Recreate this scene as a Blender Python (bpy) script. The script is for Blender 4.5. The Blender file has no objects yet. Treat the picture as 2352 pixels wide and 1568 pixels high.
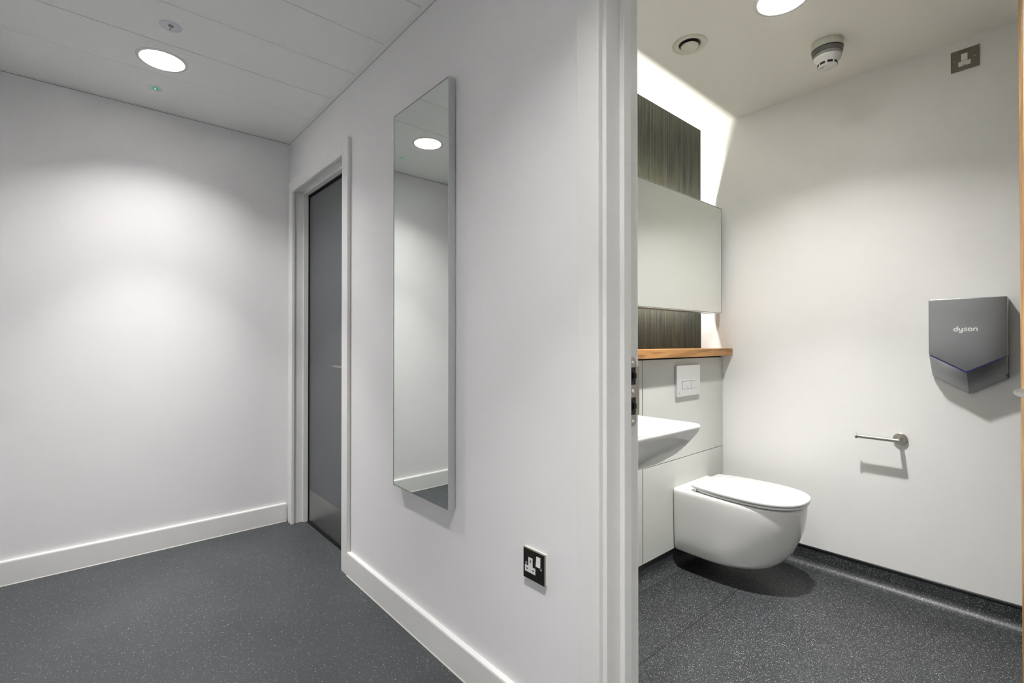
import bpy, bmesh, math
from mathutils import Vector, Matrix
PI = math.pi
scene = bpy.context.scene
C = scene.collection

# ------------------------------------------------------------------ camera
H = 1.13                      # lens height
F = 1107.0                    # focal length in pixels of the 2352 wide frame
YAW = math.radians(48.79)     # angle between viewing direction and +X
PITCH = math.radians(0.35)
cd = bpy.data.cameras.new('camera')
cam = bpy.data.objects.new('camera', cd); C.objects.link(cam)
cd.sensor_width = 36.0
cd.lens = 36.0*F/2352.0
cd.clip_start = 0.02
cd.shift_y = -4.8/2352.0
fw = Vector((math.cos(YAW)*math.cos(PITCH), math.sin(YAW)*math.cos(PITCH), math.sin(PITCH)))
cam.location = (0, 0, H)
cam.rotation_euler = fw.to_track_quat('-Z', 'Y').to_euler()
scene.camera = cam

# ------------------------------------------------------------------ world, exposure, light strengths
w = bpy.data.worlds.new('world'); scene.world = w; w.use_nodes = True
w.node_tree.nodes['Background'].inputs[0].default_value = (0.5, 0.5, 0.5, 1)
w.node_tree.nodes['Background'].inputs[1].default_value = 0.03
scene.cycles.sample_clamp_indirect = 0.0      # keep all bounced light
vs = scene.view_settings
vs.view_transform = 'Standard'; vs.look = 'None'; vs.gamma = 1.0; vs.use_curve_mapping = False
vs.exposure = 0.30
LAMP = 745.0                 # radiance of a corridor downlight's lamp
LAMP_WC = 1050.0              # radiance of the washroom downlight's lamp
BEAM = 6.5                   # watts of the focused part of a corridor downlight
BEAM_WC = 9.0
STRIP_DOWN = 95.0
STRIP = 225.0                 # radiance of the light strips behind the wall mirror

# ------------------------------------------------------------------ helpers
def mesh_obj(name, bm, mat, parent=None, smooth=False, angle=None):
    bmesh.ops.recalc_face_normals(bm, faces=bm.faces)
    me = bpy.data.meshes.new(name); bm.to_mesh(me); bm.free()
    if mat: me.materials.append(mat)
    if smooth:
        for p in me.polygons: p.use_smooth = True
        if angle: me.set_sharp_from_angle(angle=math.radians(angle))
    o = bpy.data.objects.new(name, me); C.objects.link(o)
    if parent: o.parent = parent
    return o
def tag(o, label=None, cat=None, group=None, kind=None):
    if label: o['label'] = label
    if cat: o['category'] = cat
    if group: o['group'] = group
    if kind: o['kind'] = kind
    return o
def empty(name, label, cat, kind=None, group=None, loc=(0, 0, 0), rotz=0.0):
    o = bpy.data.objects.new(name, None); C.objects.link(o)
    o.location = loc; o.rotation_euler = (0, 0, rotz); o.empty_display_size = .05
    return tag(o, label, cat, group, kind)
def box(bm, x0, x1, y0, y1, z0, z1, bev=0.0, seg=2):
    vs_ = [bm.verts.new(p) for p in ((x0,y0,z0),(x1,y0,z0),(x1,y1,z0),(x0,y1,z0),(x0,y0,z1),(x1,y0,z1),(x1,y1,z1),(x0,y1,z1))]
    fs = [bm.faces.new([vs_[i] for i in f]) for f in ((3,2,1,0),(4,5,6,7),(0,1,5,4),(1,2,6,5),(2,3,7,6),(3,0,4,7))]
    if bev > 0:
        es = set()
        for f in fs: es.update(f.edges)
        bmesh.ops.bevel(bm, geom=list(es), offset=bev, segments=seg, profile=.5, affect='EDGES')
def B(*boxes, bev=0.0, seg=2):
    bm = bmesh.new()
    for b in boxes: box(bm, *b, bev=bev, seg=seg)
    return bm
def lathe(bm, prof, n=64, M=None):
    """prof: (radius, height) pairs round the local z axis"""
    rings = []
    for r, z in prof:
        if r < 1e-6: rings.append([bm.verts.new((0, 0, z))])
        else: rings.append([bm.verts.new((r*math.cos(2*PI*i/n), r*math.sin(2*PI*i/n), z)) for i in range(n)])
    for a, b in zip(rings[:-1], rings[1:]):
        for i in range(n):
            j = (i+1) % n
            if len(a) == 1 and len(b) == 1: continue
            if len(a) == 1: bm.faces.new((a[0], b[i], b[j]))
            elif len(b) == 1: bm.faces.new((a[i], a[j], b[0]))
            else: bm.faces.new((a[i], a[j], b[j], b[i]))
    if M is not None:
        bmesh.ops.transform(bm, matrix=M, verts=[v for r in rings for v in r])
def tube(bm, pts, r, n=20, cap=True, rr=None):
    pts = [Vector(p) for p in pts]
    rings = []; up = None
    for i, p in enumerate(pts):
        if i == 0: d = pts[1]-p
        elif i == len(pts)-1: d = p-pts[i-1]
        else: d = (p-pts[i-1]).normalized()+(pts[i+1]-p).normalized()
        d.normalize()
        if up is None:
            up = Vector((0, 0, 1)) if abs(d.z) < .9 else Vector((1, 0, 0))
        s = d.cross(up).normalized(); up = s.cross(d).normalized()
        k = 1.0
        if 0 < i < len(pts)-1:
            c = (p-pts[i-1]).normalized().dot((pts[i+1]-p).normalized())
            k = 1.0/max(.5, math.sqrt((1+c)/2))
        q = rr[i] if rr else r
        rings.append([bm.verts.new(p+(s*math.cos(2*PI*j/n)*k+up*math.sin(2*PI*j/n))*q) for j in range(n)])
    for a, b in zip(rings[:-1], rings[1:]):
        for i in range(n): bm.faces.new((a[i], a[(i+1)%n], b[(i+1)%n], b[i]))
    if cap:
        bm.faces.new(rings[0][::-1]); bm.faces.new(rings[-1])
def prism(bm, pts, axis, a, b):
    """polygon pts (two coordinates) pushed along axis from a to b"""
    def P(p, c):
        if axis == 'x': return (c, p[0], p[1])
        if axis == 'y': return (p[0], c, p[1])
        return (p[0], p[1], c)
    v0 = [bm.verts.new(P(p, a)) for p in pts]; v1 = [bm.verts.new(P(p, b)) for p in pts]
    n = len(pts)
    f = [bm.faces.new(v0[::-1]), bm.faces.new(v1)]
    for i in range(n): f.append(bm.faces.new((v0[i], v0[(i+1)%n], v1[(i+1)%n], v1[i])))
    return f
def plate_hole(bm, x0, x1, y0, y1, z0, z1, cx, cy, r, n=64):
    """flat slab with one round hole"""
    def rim(z):
        inn, out = [], []
        for i in range(n):
            a = 2*PI*(i+.5)/n; c, s = math.cos(a), math.sin(a)
            inn.append(bm.verts.new((cx+r*c, cy+r*s, z)))
            t = min(((x1-cx)/c if c > 0 else (x0-cx)/c) if abs(c) > 1e-9 else 9e9,
                    ((y1-cy)/s if s > 0 else (y0-cy)/s) if abs(s) > 1e-9 else 9e9)
            out.append([cx+t*c, cy+t*s])
        for X in (x0, x1):
            for Y in (y0, y1):
                k = min(range(n), key=lambda i: (out[i][0]-X)**2+(out[i][1]-Y)**2); out[k] = [X, Y]
        return inn, [bm.verts.new((p[0], p[1], z)) for p in out]
    i0, o0 = rim(z0); i1, o1 = rim(z1)
    for i in range(n):
        j = (i+1) % n
        bm.faces.new((i0[i], i0[j], o0[j], o0[i])); bm.faces.new((i1[i], o1[i], o1[j], i1[j]))
        bm.faces.new((i0[i], i1[i], i1[j], i0[j])); bm.faces.new((o0[i], o0[j], o1[j], o1[i]))
def text_mesh(name, s, size, M, mat, parent, depth=.0002):
    cu = bpy.data.curves.new(name, 'FONT'); cu.body = s; cu.size = size; cu.extrude = depth
    cu.align_x = 'CENTER'; cu.align_y = 'CENTER'
    t = bpy.data.objects.new(name+'_tmp', cu); C.objects.link(t)
    bpy.context.view_layer.update()
    me = bpy.data.meshes.new_from_object(t.evaluated_get(bpy.context.evaluated_depsgraph_get()))
    bpy.data.objects.remove(t); bpy.data.curves.remove(cu)
    me.transform(M); me.name = name; me.materials.clear(); me.materials.append(mat)
    o = bpy.data.objects.new(name, me); C.objects.link(o); o.parent = parent
    return o

# ------------------------------------------------------------------ materials
def mat(name, col, rough=.5, metal=0.0, spec=.5, emit=None, estr=0.0, coat=0.0, trans=0.0):
    m = bpy.data.materials.new(name); m.use_nodes = True
    b = m.node_tree.nodes['Principled BSDF']
    b.inputs['Base Color'].default_value = (*col, 1); b.inputs['Roughness'].default_value = rough
    b.inputs['Metallic'].default_value = metal; b.inputs['Specular IOR Level'].default_value = spec
    b.inputs['Coat Weight'].default_value = coat; b.inputs['Coat Roughness'].default_value = .05
    b.inputs['Transmission Weight'].default_value = trans
    if emit:
        b.inputs['Emission Color'].default_value = (*emit, 1); b.inputs['Emission Strength'].default_value = estr
    return m
def N(m, t, **kw):
    n = m.node_tree.nodes.new(t)
    for k, v in kw.items(): setattr(n, k, v)
    return n
def L(m, a, b): m.node_tree.links.new(a, b)
def bsdf(m): return m.node_tree.nodes['Principled BSDF']
def coords(m, scale=(1, 1, 1), loc=(0, 0, 0)):
    t = N(m, 'ShaderNodeTexCoord'); mp = N(m, 'ShaderNodeMapping')
    mp.inputs['Scale'].default_value = scale; mp.inputs['Location'].default_value = loc
    L(m, t.outputs['Object'], mp.inputs['Vector']); return mp.outputs[0]
def bump(m, scale, dist, strength=.3, detail=3.0, vec=None, col_var=0.0, var_scale=2.0):
    """fine relief, and a slight unevenness of the colour"""
    vec = vec or coords(m)
    n = N(m, 'ShaderNodeTexNoise'); n.inputs['Scale'].default_value = scale; n.inputs['Detail'].default_value = detail
    b = N(m, 'ShaderNodeBump'); b.inputs['Strength'].default_value = strength; b.inputs['Distance'].default_value = dist
    L(m, vec, n.inputs['Vector']); L(m, n.outputs[0], b.inputs['Height']); L(m, b.outputs[0], bsdf(m).inputs['Normal'])
    if col_var:
        n2 = N(m, 'ShaderNodeTexNoise'); n2.inputs['Scale'].default_value = var_scale; n2.inputs['Detail'].default_value = 4
        r = N(m, 'ShaderNodeMapRange'); r.inputs['From Min'].default_value = .3; r.inputs['From Max'].default_value = .7
        r.inputs['To Min'].default_value = 1-col_var; r.inputs['To Max'].default_value = 1+col_var
        h = N(m, 'ShaderNodeHueSaturation'); h.inputs['Color'].default_value = bsdf(m).inputs['Base Color'].default_value
        L(m, vec, n2.inputs['Vector']); L(m, n2.outputs[0], r.inputs['Value']); L(m, r.outputs[0], h.inputs['Value'])
        L(m, h.outputs[0], bsdf(m).inputs['Base Color'])
    return m
paint_wall = bump(mat('corridor_wall_paint', (.865, .856, .863), .62, spec=.3), 260, .0006, .35, col_var=.012)
paint_wc = bump(mat('washroom_wall_paint', (.87, .868, .852), .55, spec=.35), 260, .0005, .25, col_var=.010)
paint_ceil = bump(mat('washroom_ceiling_paint', (.87, .86, .79), .8, spec=.2), 200, .0003, .2)
satin = bump(mat('white_satin_woodwork', (.84, .84, .82), .38, spec=.45), 60, .0006, .10, col_var=.01)
tile_mat = bump(mat('ceiling_tile_fibre', (.90, .905, .885), .9, spec=.1), 700, .0006, .5, col_var=.015, var_scale=60)
void_mat = mat('dark_gap', (.012, .012, .012), .9, spec=.1)
trim_metal = mat('white_ceiling_trim', (.86, .86, .84), .5)

def speckle(name, base, fleck, thr, rough, scale=230.0, var=.12, rbump=.25, flecksize=.42):
    m = mat(name, base, rough, spec=.45)
    v = coords(m)
    def flecks(sc, th, fs, off):
        mp = N(m, 'ShaderNodeMapping'); mp.inputs['Location'].default_value = off; L(m, v, mp.inputs[0])
        vo = N(m, 'ShaderNodeTexVoronoi'); vo.inputs['Scale'].default_value = sc; L(m, mp.outputs[0], vo.inputs['Vector'])
        sep = N(m, 'ShaderNodeSeparateColor'); L(m, vo.outputs['Color'], sep.inputs[0])
        g = N(m, 'ShaderNodeMath', operation='GREATER_THAN'); g.inputs[1].default_value = th; L(m, sep.outputs[0], g.inputs[0])
        # a fleck's size varies with the cell
        sz = N(m, 'ShaderNodeMath', operation='MULTIPLY'); sz.inputs[1].default_value = fs; L(m, sep.outputs[1], sz.inputs[0])
        d = N(m, 'ShaderNodeMath', operation='LESS_THAN'); L(m, vo.outputs['Distance'], d.inputs[0]); L(m, sz.outputs[0], d.inputs[1])
        mu = N(m, 'ShaderNodeMath', operation='MULTIPLY'); L(m, g.outputs[0], mu.inputs[0]); L(m, d.outputs[0], mu.inputs[1])
        mu2 = N(m, 'ShaderNodeMath', operation='MULTIPLY'); L(m, mu.outputs[0], mu2.inputs[0]); L(m, sep.outputs[2], mu2.inputs[1])
        return mu2.outputs[0]
    a = flecks(scale, thr, flecksize, (0, 0, 0)); b = flecks(scale*1.9, thr*.97, flecksize, (3.1, 1.7, 0))
    mx = N(m, 'ShaderNodeMath', operation='MAXIMUM'); L(m, a, mx.inputs[0]); L(m, b, mx.inputs[1])
    n = N(m, 'ShaderNodeTexNoise'); n.inputs['Scale'].default_value = 3.0; n.inputs['Detail'].default_value = 6; L(m, v, n.inputs['Vector'])
    r = N(m, 'ShaderNodeMapRange'); r.inputs['From Min'].default_value = .3; r.inputs['From Max'].default_value = .7
    r.inputs['To Min'].default_value = 1-var; r.inputs['To Max'].default_value = 1+var; L(m, n.outputs[0], r.inputs['Value'])
    h = N(m, 'ShaderNodeHueSaturation'); h.inputs['Color'].default_value = (*base, 1); L(m, r.outputs[0], h.inputs['Value'])
    mix = N(m, 'ShaderNodeMix', data_type='RGBA'); L(m, mx.outputs[0], mix.inputs['Factor'])
    L(m, h.outputs[0], mix.inputs['A']); mix.inputs['B'].default_value = (*fleck, 1)
    L(m, mix.outputs['Result'], bsdf(m).inputs['Base Color'])
    n3 = N(m, 'ShaderNodeTexNoise'); n3.inputs['Scale'].default_value = 420; n3.inputs['Detail'].default_value = 2; L(m, v, n3.inputs['Vector'])
    bp = N(m, 'ShaderNodeBump'); bp.inputs['Strength'].default_value = rbump; bp.inputs['Distance'].default_value = .0008
    L(m, n3.outputs[0], bp.inputs['Height']); L(m, bp.outputs[0], bsdf(m).inputs['Normal'])
    return m
floor_mat = speckle('corridor_safety_vinyl', (.051, .057, .063), (.46, .46, .43), .80, .55, scale=250, rbump=.3)
wcfloor_mat = speckle('washroom_safety_vinyl', (.023, .0255, .028), (.55, .58, .58), .50, .40, scale=340, var=.2, rbump=.5)
rubber = mat('black_capping_strip', (.008, .010, .013), .22)

door_grey = bump(mat('grey_laminate', (.120, .125, .135), .42), 300, .0003, .25, col_var=.05)
door_pale = bump(mat('pale_grey_laminate', (.62, .62, .61), .42), 300, .0003, .15)
chrome = mat('polished_chrome', (.78, .78, .77), .10, 1.0)
satin_steel = bump(mat('satin_steel', (.50, .48, .44), .30, 1.0), 200, .0002, .15, vec=None)
kick_steel = bump(mat('brushed_kick_plate', (.40, .40, .39), .33, 1.0), 80, .0003, .12, vec=None)
mirror_glass = mat('mirror_glass', (.80, .835, .80), .0, 1.0)
mirror_wc = mat('washroom_mirror_glass', (.83, .86, .82), .0, 1.0)
alu = mat('anodised_aluminium', (.46, .47, .48), .38, 1.0)
alu_paint = mat('grey_mirror_frame', (.58, .59, .60), .38, .6)
alu_edge = mat('bright_mirror_edge', (.72, .73, .73), .25, 1.0)
black = mat('black_plastic', (.006, .006, .006), .5)
bronze = bump(mat('dark_nickel_plate', (.050, .047, .040), .34, .85), 300, .0001, .2)
bronze_l = bump(mat('brushed_nickel_plate', (.20, .19, .155), .36, .9), 260, .0001, .2)
plate_edge = mat('nickel_plate_edge', (.42, .39, .32), .25, 1.0)
white_pl = mat('white_plastic', (.80, .80, .77), .25)
cream_pl = mat('cream_white_plastic', (.68, .68, .58), .35)
ceramic = mat('white_glazed_ceramic', (.80, .80, .78), .06, spec=.5, coat=.3)
lid_mat = mat('white_toilet_lid', (.84, .84, .84), .15)
panel_mat = bump(mat('pale_grey_laminate_panel', (.60, .61, .575), .33, spec=.4), 6, .002, .06, col_var=.01)
panel_edge = mat('panel_backing', (.02, .022, .02), .8)
refl = mat('downlight_reflector', (.30, .30, .30), .5)
lampm = mat('lamp_light', (0, 0, 0), .5, emit=(1.0, .985, .965), estr=LAMP)
lampm_wc = mat('washroom_lamp_light', (0, 0, 0), .5, emit=(1.0, .99, .96), estr=LAMP_WC)
stripm = mat('mirror_strip_light', (0, 0, 0), .5, emit=(1.0, .975, .90), estr=STRIP)
stripm_down = mat('mirror_lower_strip_light', (0, 0, 0), .5, emit=(1.0, .985, .95), estr=STRIP_DOWN)
green_led = mat('green_indicator', (.02, .3, .18), .2, emit=(.05, .8, .5), estr=.22)
lens = mat('clear_lens', (.75, .80, .80), .05, trans=.6)
ring_clear = mat('clear_plastic_ring', (.8, .8, .76), .04, trans=.85)
ink = mat('dark_print', (.02, .02, .02), .6)
ink_soft = mat('grey_print', (.12, .10, .10), .6)
white_print = mat('white_print', (.92, .92, .92), .5)
blue_strip = mat('deep_blue_strip', (.02, .015, .16), .3)
silicone = mat('white_sealant', (.62, .62, .56), .4)

# brushed dark steel of the hand dryer
dryer_m = mat('brushed_dark_steel', (.37, .38, .39), .36, 1.0)
v = coords(dryer_m, (1, 3, 260)); n = N(dryer_m, 'ShaderNodeTexNoise'); n.inputs['Scale'].default_value = 2; n.inputs['Detail'].default_value = 5
L(dryer_m, v, n.inputs['Vector'])
r_ = N(dryer_m, 'ShaderNodeMapRange'); r_.inputs['To Min'].default_value = .26; r_.inputs['To Max'].default_value = .46
L(dryer_m, n.outputs[0], r_.inputs['Value']); L(dryer_m, r_.outputs[0], bsdf(dryer_m).inputs['Roughness'])
bp_ = N(dryer_m, 'ShaderNodeBump'); bp_.inputs['Strength'].default_value = .08; bp_.inputs['Distance'].default_value = .0004
L(dryer_m, n.outputs[0], bp_.inputs['Height']); L(dryer_m, bp_.outputs[0], bsdf(dryer_m).inputs['Normal'])

def wood(name, along, c1, c2):
    m = mat(name, c1, .42, spec=.4)
    sc = {'x': (1.2, 14, 14), 'z': (14, 14, 1.2)}[along]
    v = coords(m, sc)
    n1 = N(m, 'ShaderNodeTexNoise'); n1.inputs['Scale'].default_value = 1.6; n1.inputs['Detail'].default_value = 3; n1.inputs['Distortion'].default_value = .6
    L(m, v, n1.inputs['Vector'])
    sn = N(m, 'ShaderNodeMath', operation='MULTIPLY'); sn.inputs[1].default_value = 26; L(m, n1.outputs[0], sn.inputs[0])
    s2 = N(m, 'ShaderNodeMath', operation='SINE'); L(m, sn.outputs[0], s2.inputs[0])
    n2 = N(m, 'ShaderNodeTexNoise'); n2.inputs['Scale'].default_value = 10; n2.inputs['Detail'].default_value = 8; L(m, v, n2.inputs['Vector'])
    ad = N(m, 'ShaderNodeMath', operation='MULTIPLY_ADD'); ad.inputs[1].default_value = .22; L(m, s2.outputs[0], ad.inputs[0]); L(m, n2.outputs[0], ad.inputs[2])
    cr = N(m, 'ShaderNodeValToRGB'); cr.color_ramp.elements[0].position = .25; cr.color_ramp.elements[0].color = (*c2, 1)
    cr.color_ramp.elements[1].position = .62; cr.color_ramp.elements[1].color = (*c1, 1)
    L(m, ad.outputs[0], cr.inputs[0]); L(m, cr.outputs[0], bsdf(m).inputs['Base Color'])
    return m
oak_shelf = wood('oak_shelf', 'x', (.46, .235, .075), (.29, .13, .035))
oak_door = wood('oak_veneer', 'z', (.50, .28, .10), (.30, .15, .05))

# woven wallcovering behind the mirror: coloured threads in vertical strands
weave = mat('woven_wallcovering', (.06, .06, .04), .7, spec=.25)
vv = coords(weave); sp = N(weave, 'ShaderNodeSeparateXYZ'); L(weave, vv, sp.inputs[0])
def mth(op, a, b=None, c=None, m=weave):
    n = N(m, 'ShaderNodeMath', operation=op)
    for i, q in enumerate((a, b, c)):
        if q is None: continue
        if isinstance(q, (int, float)): n.inputs[i].default_value = q
        else: L(m, q, n.inputs[i])
    return n.outputs[0]
wu = mth('DIVIDE', sp.outputs[0], .0058); fl = mth('FLOOR', wu); fr = mth('FRACT', wu)
wv = mth('ADD', mth('DIVIDE', sp.outputs[2], .0056), mth('MULTIPLY', fl, .37)); fz = mth('FRACT', wv)
du = mth('ABSOLUTE', mth('SUBTRACT', fr, .5)); dv = mth('ABSOLUTE', mth('SUBTRACT', fz, .5))
dot = mth('LESS_THAN', mth('ADD', mth('MULTIPLY', du, 1.1), mth('MULTIPLY', dv, 1.0)), .36)
wn = N(weave, 'ShaderNodeTexWhiteNoise', noise_dimensions='1D'); L(weave, fl, wn.inputs['W'])
nz = N(weave, 'ShaderNodeTexNoise'); nz.inputs['Scale'].default_value = 1; nz.inputs['Detail'].default_value = 4
mpz = N(weave, 'ShaderNodeMapping'); mpz.inputs['Scale'].default_value = (45, 45, 5); L(weave, vv, mpz.inputs[0]); L(weave, mpz.outputs[0], nz.inputs['Vector'])
cr = N(weave, 'ShaderNodeValToRGB'); e = cr.color_ramp.elements
e[0].position = .35; e[0].color = (.075, .088, .085, 1); e[1].position = .62; e[1].color = (.235, .225, .125, 1)
L(weave, mth('ADD', mth('MULTIPLY', nz.outputs[0], .8), mth('MULTIPLY', wn.outputs[0], .22)), cr.inputs[0])
mixw = N(weave, 'ShaderNodeMix', data_type='RGBA'); L(weave, dot, mixw.inputs['Factor'])
mixw.inputs['A'].default_value = (.010, .011, .010, 1); L(weave, cr.outputs[0], mixw.inputs['B'])
L(weave, mixw.outputs['Result'], bsdf(weave).inputs['Base Color'])
bw = N(weave, 'ShaderNodeBump'); bw.inputs['Strength'].default_value = .5; bw.inputs['Distance'].default_value = .0008
L(weave, dot, bw.inputs['Height']); L(weave, bw.outputs[0], bsdf(weave).inputs['Normal'])

# ------------------------------------------------------------------ dimensions
XP, XQ = .959, 1.0906        # the two faces of the partition
YB = 3.257                   # corridor end wall
XL, YF = -.56, -2.4          # corridor sides out of view
XR = 2.749                   # washroom right wall
YW = 1.4235                  # washroom back wall
YD = 1.292                   # front of the panelled boxing
YN = -.95                    # washroom near wall
ZC = 2.40                    # ceilings
ZT = 2.56
A0, A1 = 2.373, 3.159        # jamb faces of the grey door
D0, D1 = -.186, .740         # jamb faces of the washroom doorway
LT = .014                    # lining thickness
ZH1, ZH2 = 2.076, 2.136        # heads of the two openings

# ------------------------------------------------------------------ structure
S = 'structure'
tag(mesh_obj('floor', B((XL-.1, 1.03, YF-.1, YB+.1, -.05, 0)), floor_mat), 'speckled blue-grey vinyl floor of the corridor', 'floor', kind=S)
fwc = tag(mesh_obj('floor', B((1.03, XR+.1, YN-.1, YW+.1, -.05, 0)), wcfloor_mat), 'speckled near-black vinyl floor of the washroom', 'floor', kind=S)
mesh_obj('weld_seam', B((1.10, XR-.05, .9795, .9825, 0, .0004)), mat('seam_weld', (.012, .013, .014), .35), fwc)

tag(mesh_obj('wall_back', B((XL-.1, XQ, YB, YB+.1, 0, ZT)), paint_wall), 'pale grey end wall of the corridor behind the grey door', 'wall', kind=S)
tag(mesh_obj('wall_left', B((XL-.1, XL, YF, YB, 0, ZT)), paint_wall), 'pale grey corridor wall opposite the tall mirror', 'wall', kind=S)
tag(mesh_obj('wall_front', B((XL-.1, XQ, YF-.1, YF, 0, ZT)), paint_wall), 'pale grey corridor wall behind the viewer', 'wall', kind=S)
part = tag(mesh_obj('wall_partition', B((XP, XQ, YF, D0-LT, 0, ZT), (XP, XQ, D0-LT, D1+LT, ZH2+LT, ZT), (XP, XQ, D1+LT, A0-LT, 0, ZT),
          (XP, XQ, A0-LT, A1+LT, ZH1+LT, ZT), (XP, XQ, A1+LT, YB, 0, ZT)), paint_wall),
          'pale grey partition wall with the tall mirror, between corridor and washroom', 'wall', kind=S)
tag(mesh_obj('wall_right', B((XR, XR+.1, YN, YW+.1, 0, ZT)), paint_wc), 'off-white washroom wall carrying the hand dryer', 'wall', kind=S)
tag(mesh_obj('wall_washroom_back', B((XQ, XR, YW, YW+.1, 0, ZT)), weave), 'wall in dark olive woven covering behind the washroom mirror', 'wall', kind=S)
tag(mesh_obj('wall_washroom_front', B((XQ, XR, YN-.1, YN, 0, ZT)), paint_wc), 'off-white near wall of the washroom, out of view', 'wall', kind=S)

# corridor ceiling: long tiles 300 mm wide, edges recessed, resting in a perimeter trim
LX = .24
LIGHTS = ((LX, 2.665), (LX, .485), (LX, -1.275))
ceil = tag(mesh_obj('ceiling', B((XL, XP, YF, YB, 2.52, ZT)), tile_mat), 'off-white tiled suspended ceiling of the corridor', 'ceiling', kind=S)
edges = [YB-.002]
y = 2.81
while y > YF: edges.append(y); y -= .303
edges.append(YF+.002)
for a, b in zip(edges[:-1], edges[1:]):
    y1, y0 = a-.0013, b+.0013
    bm = bmesh.new()
    hole = [p for p in LIGHTS if y0+.088 < p[1] < y1-.088]
    X0, X1 = XL+.002, XP-.012
    if hole:
        cx, cy = hole[0]
        plate_hole(bm, cx-.15, cx+.15, y0, y1, ZC, ZC+.014, cx, cy, .088)
        box(bm, X0, cx-.15, y0, y1, ZC, ZC+.014); box(bm, cx+.15, X1, y0, y1, ZC, ZC+.014)
    else:
        box(bm, X0, X1, y0, y1, ZC, ZC+.014, bev=.002, seg=1)
    mesh_obj('ceiling_tile', bm, tile_mat, ceil)
t1 = tag(mesh_obj('trim_1', B((XP-.022, XP-.0015, YF, YB-.0165, ZC-.003, ZC-.0005)), trim_metal),
         'thin white metal trim where the corridor ceiling meets the mirror wall', 'trim', kind=S)
t2 = tag(mesh_obj('trim_2', B((XL, XP-.0015, YB-.016, YB-.0015, ZC-.003, ZC-.0005)), trim_metal),
         'thin white metal trim where the corridor ceiling meets the end wall', 'trim', kind=S)

mesh_obj('shadow_line', B((XP-.0014, XP-.0001, YF, YB-.002, ZC-.0032, ZC-.0005)), mat('shadow_line_dark', (.10, .10, .095), .8), t1)  # dark strip drawn as the shadow gap between trim and wall
mesh_obj('shadow_line', B((XL, XP-.0015, YB-.0014, YB-.0001, ZC-.0045, ZC-.0005)), mat('shadow_line_dark', (.10, .10, .095), .8), t2)  # same painted shadow gap along the end wall
# washroom ceiling with the hole for its downlight
WX, WY = 1.922, .676
bm = bmesh.new()
plate_hole(bm, WX-.2, WX+.2, WY-.2, WY+.2, ZC, ZC+.012, WX, WY, .088)
for b in ((XQ, WX-.2, YN, YW), (WX+.2, XR, YN, YW), (WX-.2, WX+.2, YN, WY-.2), (WX-.2, WX+.2, WY+.2, YW)):
    box(bm, *b, ZC, ZC+.012)
box(bm, XQ, XR, YN, YW, 2.52, ZT)
tag(mesh_obj('ceiling', bm, paint_ceil), 'smooth cream-white painted washroom ceiling', 'ceiling', kind=S)

# skirtings of the corridor: square section with an eased top edge
def skirt(name, label, p0, p1, nrm, ends=(0, 0)):
    """profile swept from p0 to p1 along the wall, nrm points into the room"""
    t, hgt = .018, .113
    prof = [(0, 0), (t, 0), (t, hgt-.007), (t-.0015, hgt-.002), (t-.005, hgt), (0, hgt)]
    bm = bmesh.new(); A, Bq = Vector((*p0, 0)), Vector((*p1, 0)); nn = Vector((*nrm, 0))
    r0 = [bm.verts.new(A+nn*a+Vector((0, 0, b))) for a, b in prof]; r1 = [bm.verts.new(Bq+nn*a+Vector((0, 0, b))) for a, b in prof]
    for i in range(len(prof)): j = (i+1) % len(prof); bm.faces.new((r0[i], r0[j], r1[j], r1[i]))
    bm.faces.new(r0[::-1]); bm.faces.new(r1)
    o = tag(mesh_obj(name, bm, satin), label, 'skirting board', kind=S)
    bm = bmesh.new(); a = [bm.verts.new(P+nn*d+Vector((0, 0, z))) for P in (A, Bq) for d, z in ((t, 0), (t+.003, .0003), (t, .004))]
    bm.faces.new((a[0], a[3], a[4], a[1])); bm.faces.new((a[1], a[4], a[5], a[2])); bm.faces.new((a[0], a[1], a[2])); bm.faces.new((a[3], a[5], a[4])); bm.faces.new((a[0], a[2], a[5], a[3]))
    mesh_obj('sealant_bead', bm, silicone, o)
    return o
AW = .071                    # architrave width
skirt('baseboard_back', 'white skirting board along the corridor end wall', (XL, YB), (XP-.0185, YB), (0, -1))
skirt('baseboard_partition', 'white skirting board below the tall mirror and the socket', (XP, A0-.0112-AW), (XP, D1+.0112+AW), (-1, 0))
skirt('baseboard_left', 'white skirting board opposite the tall mirror', (XL, YF), (XL, YB-.0185), (1, 0))
skirt('baseboard_front', 'white skirting board behind the viewer', (XP, D0-.011-AW), (XP, YF), (-1, 0))

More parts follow.
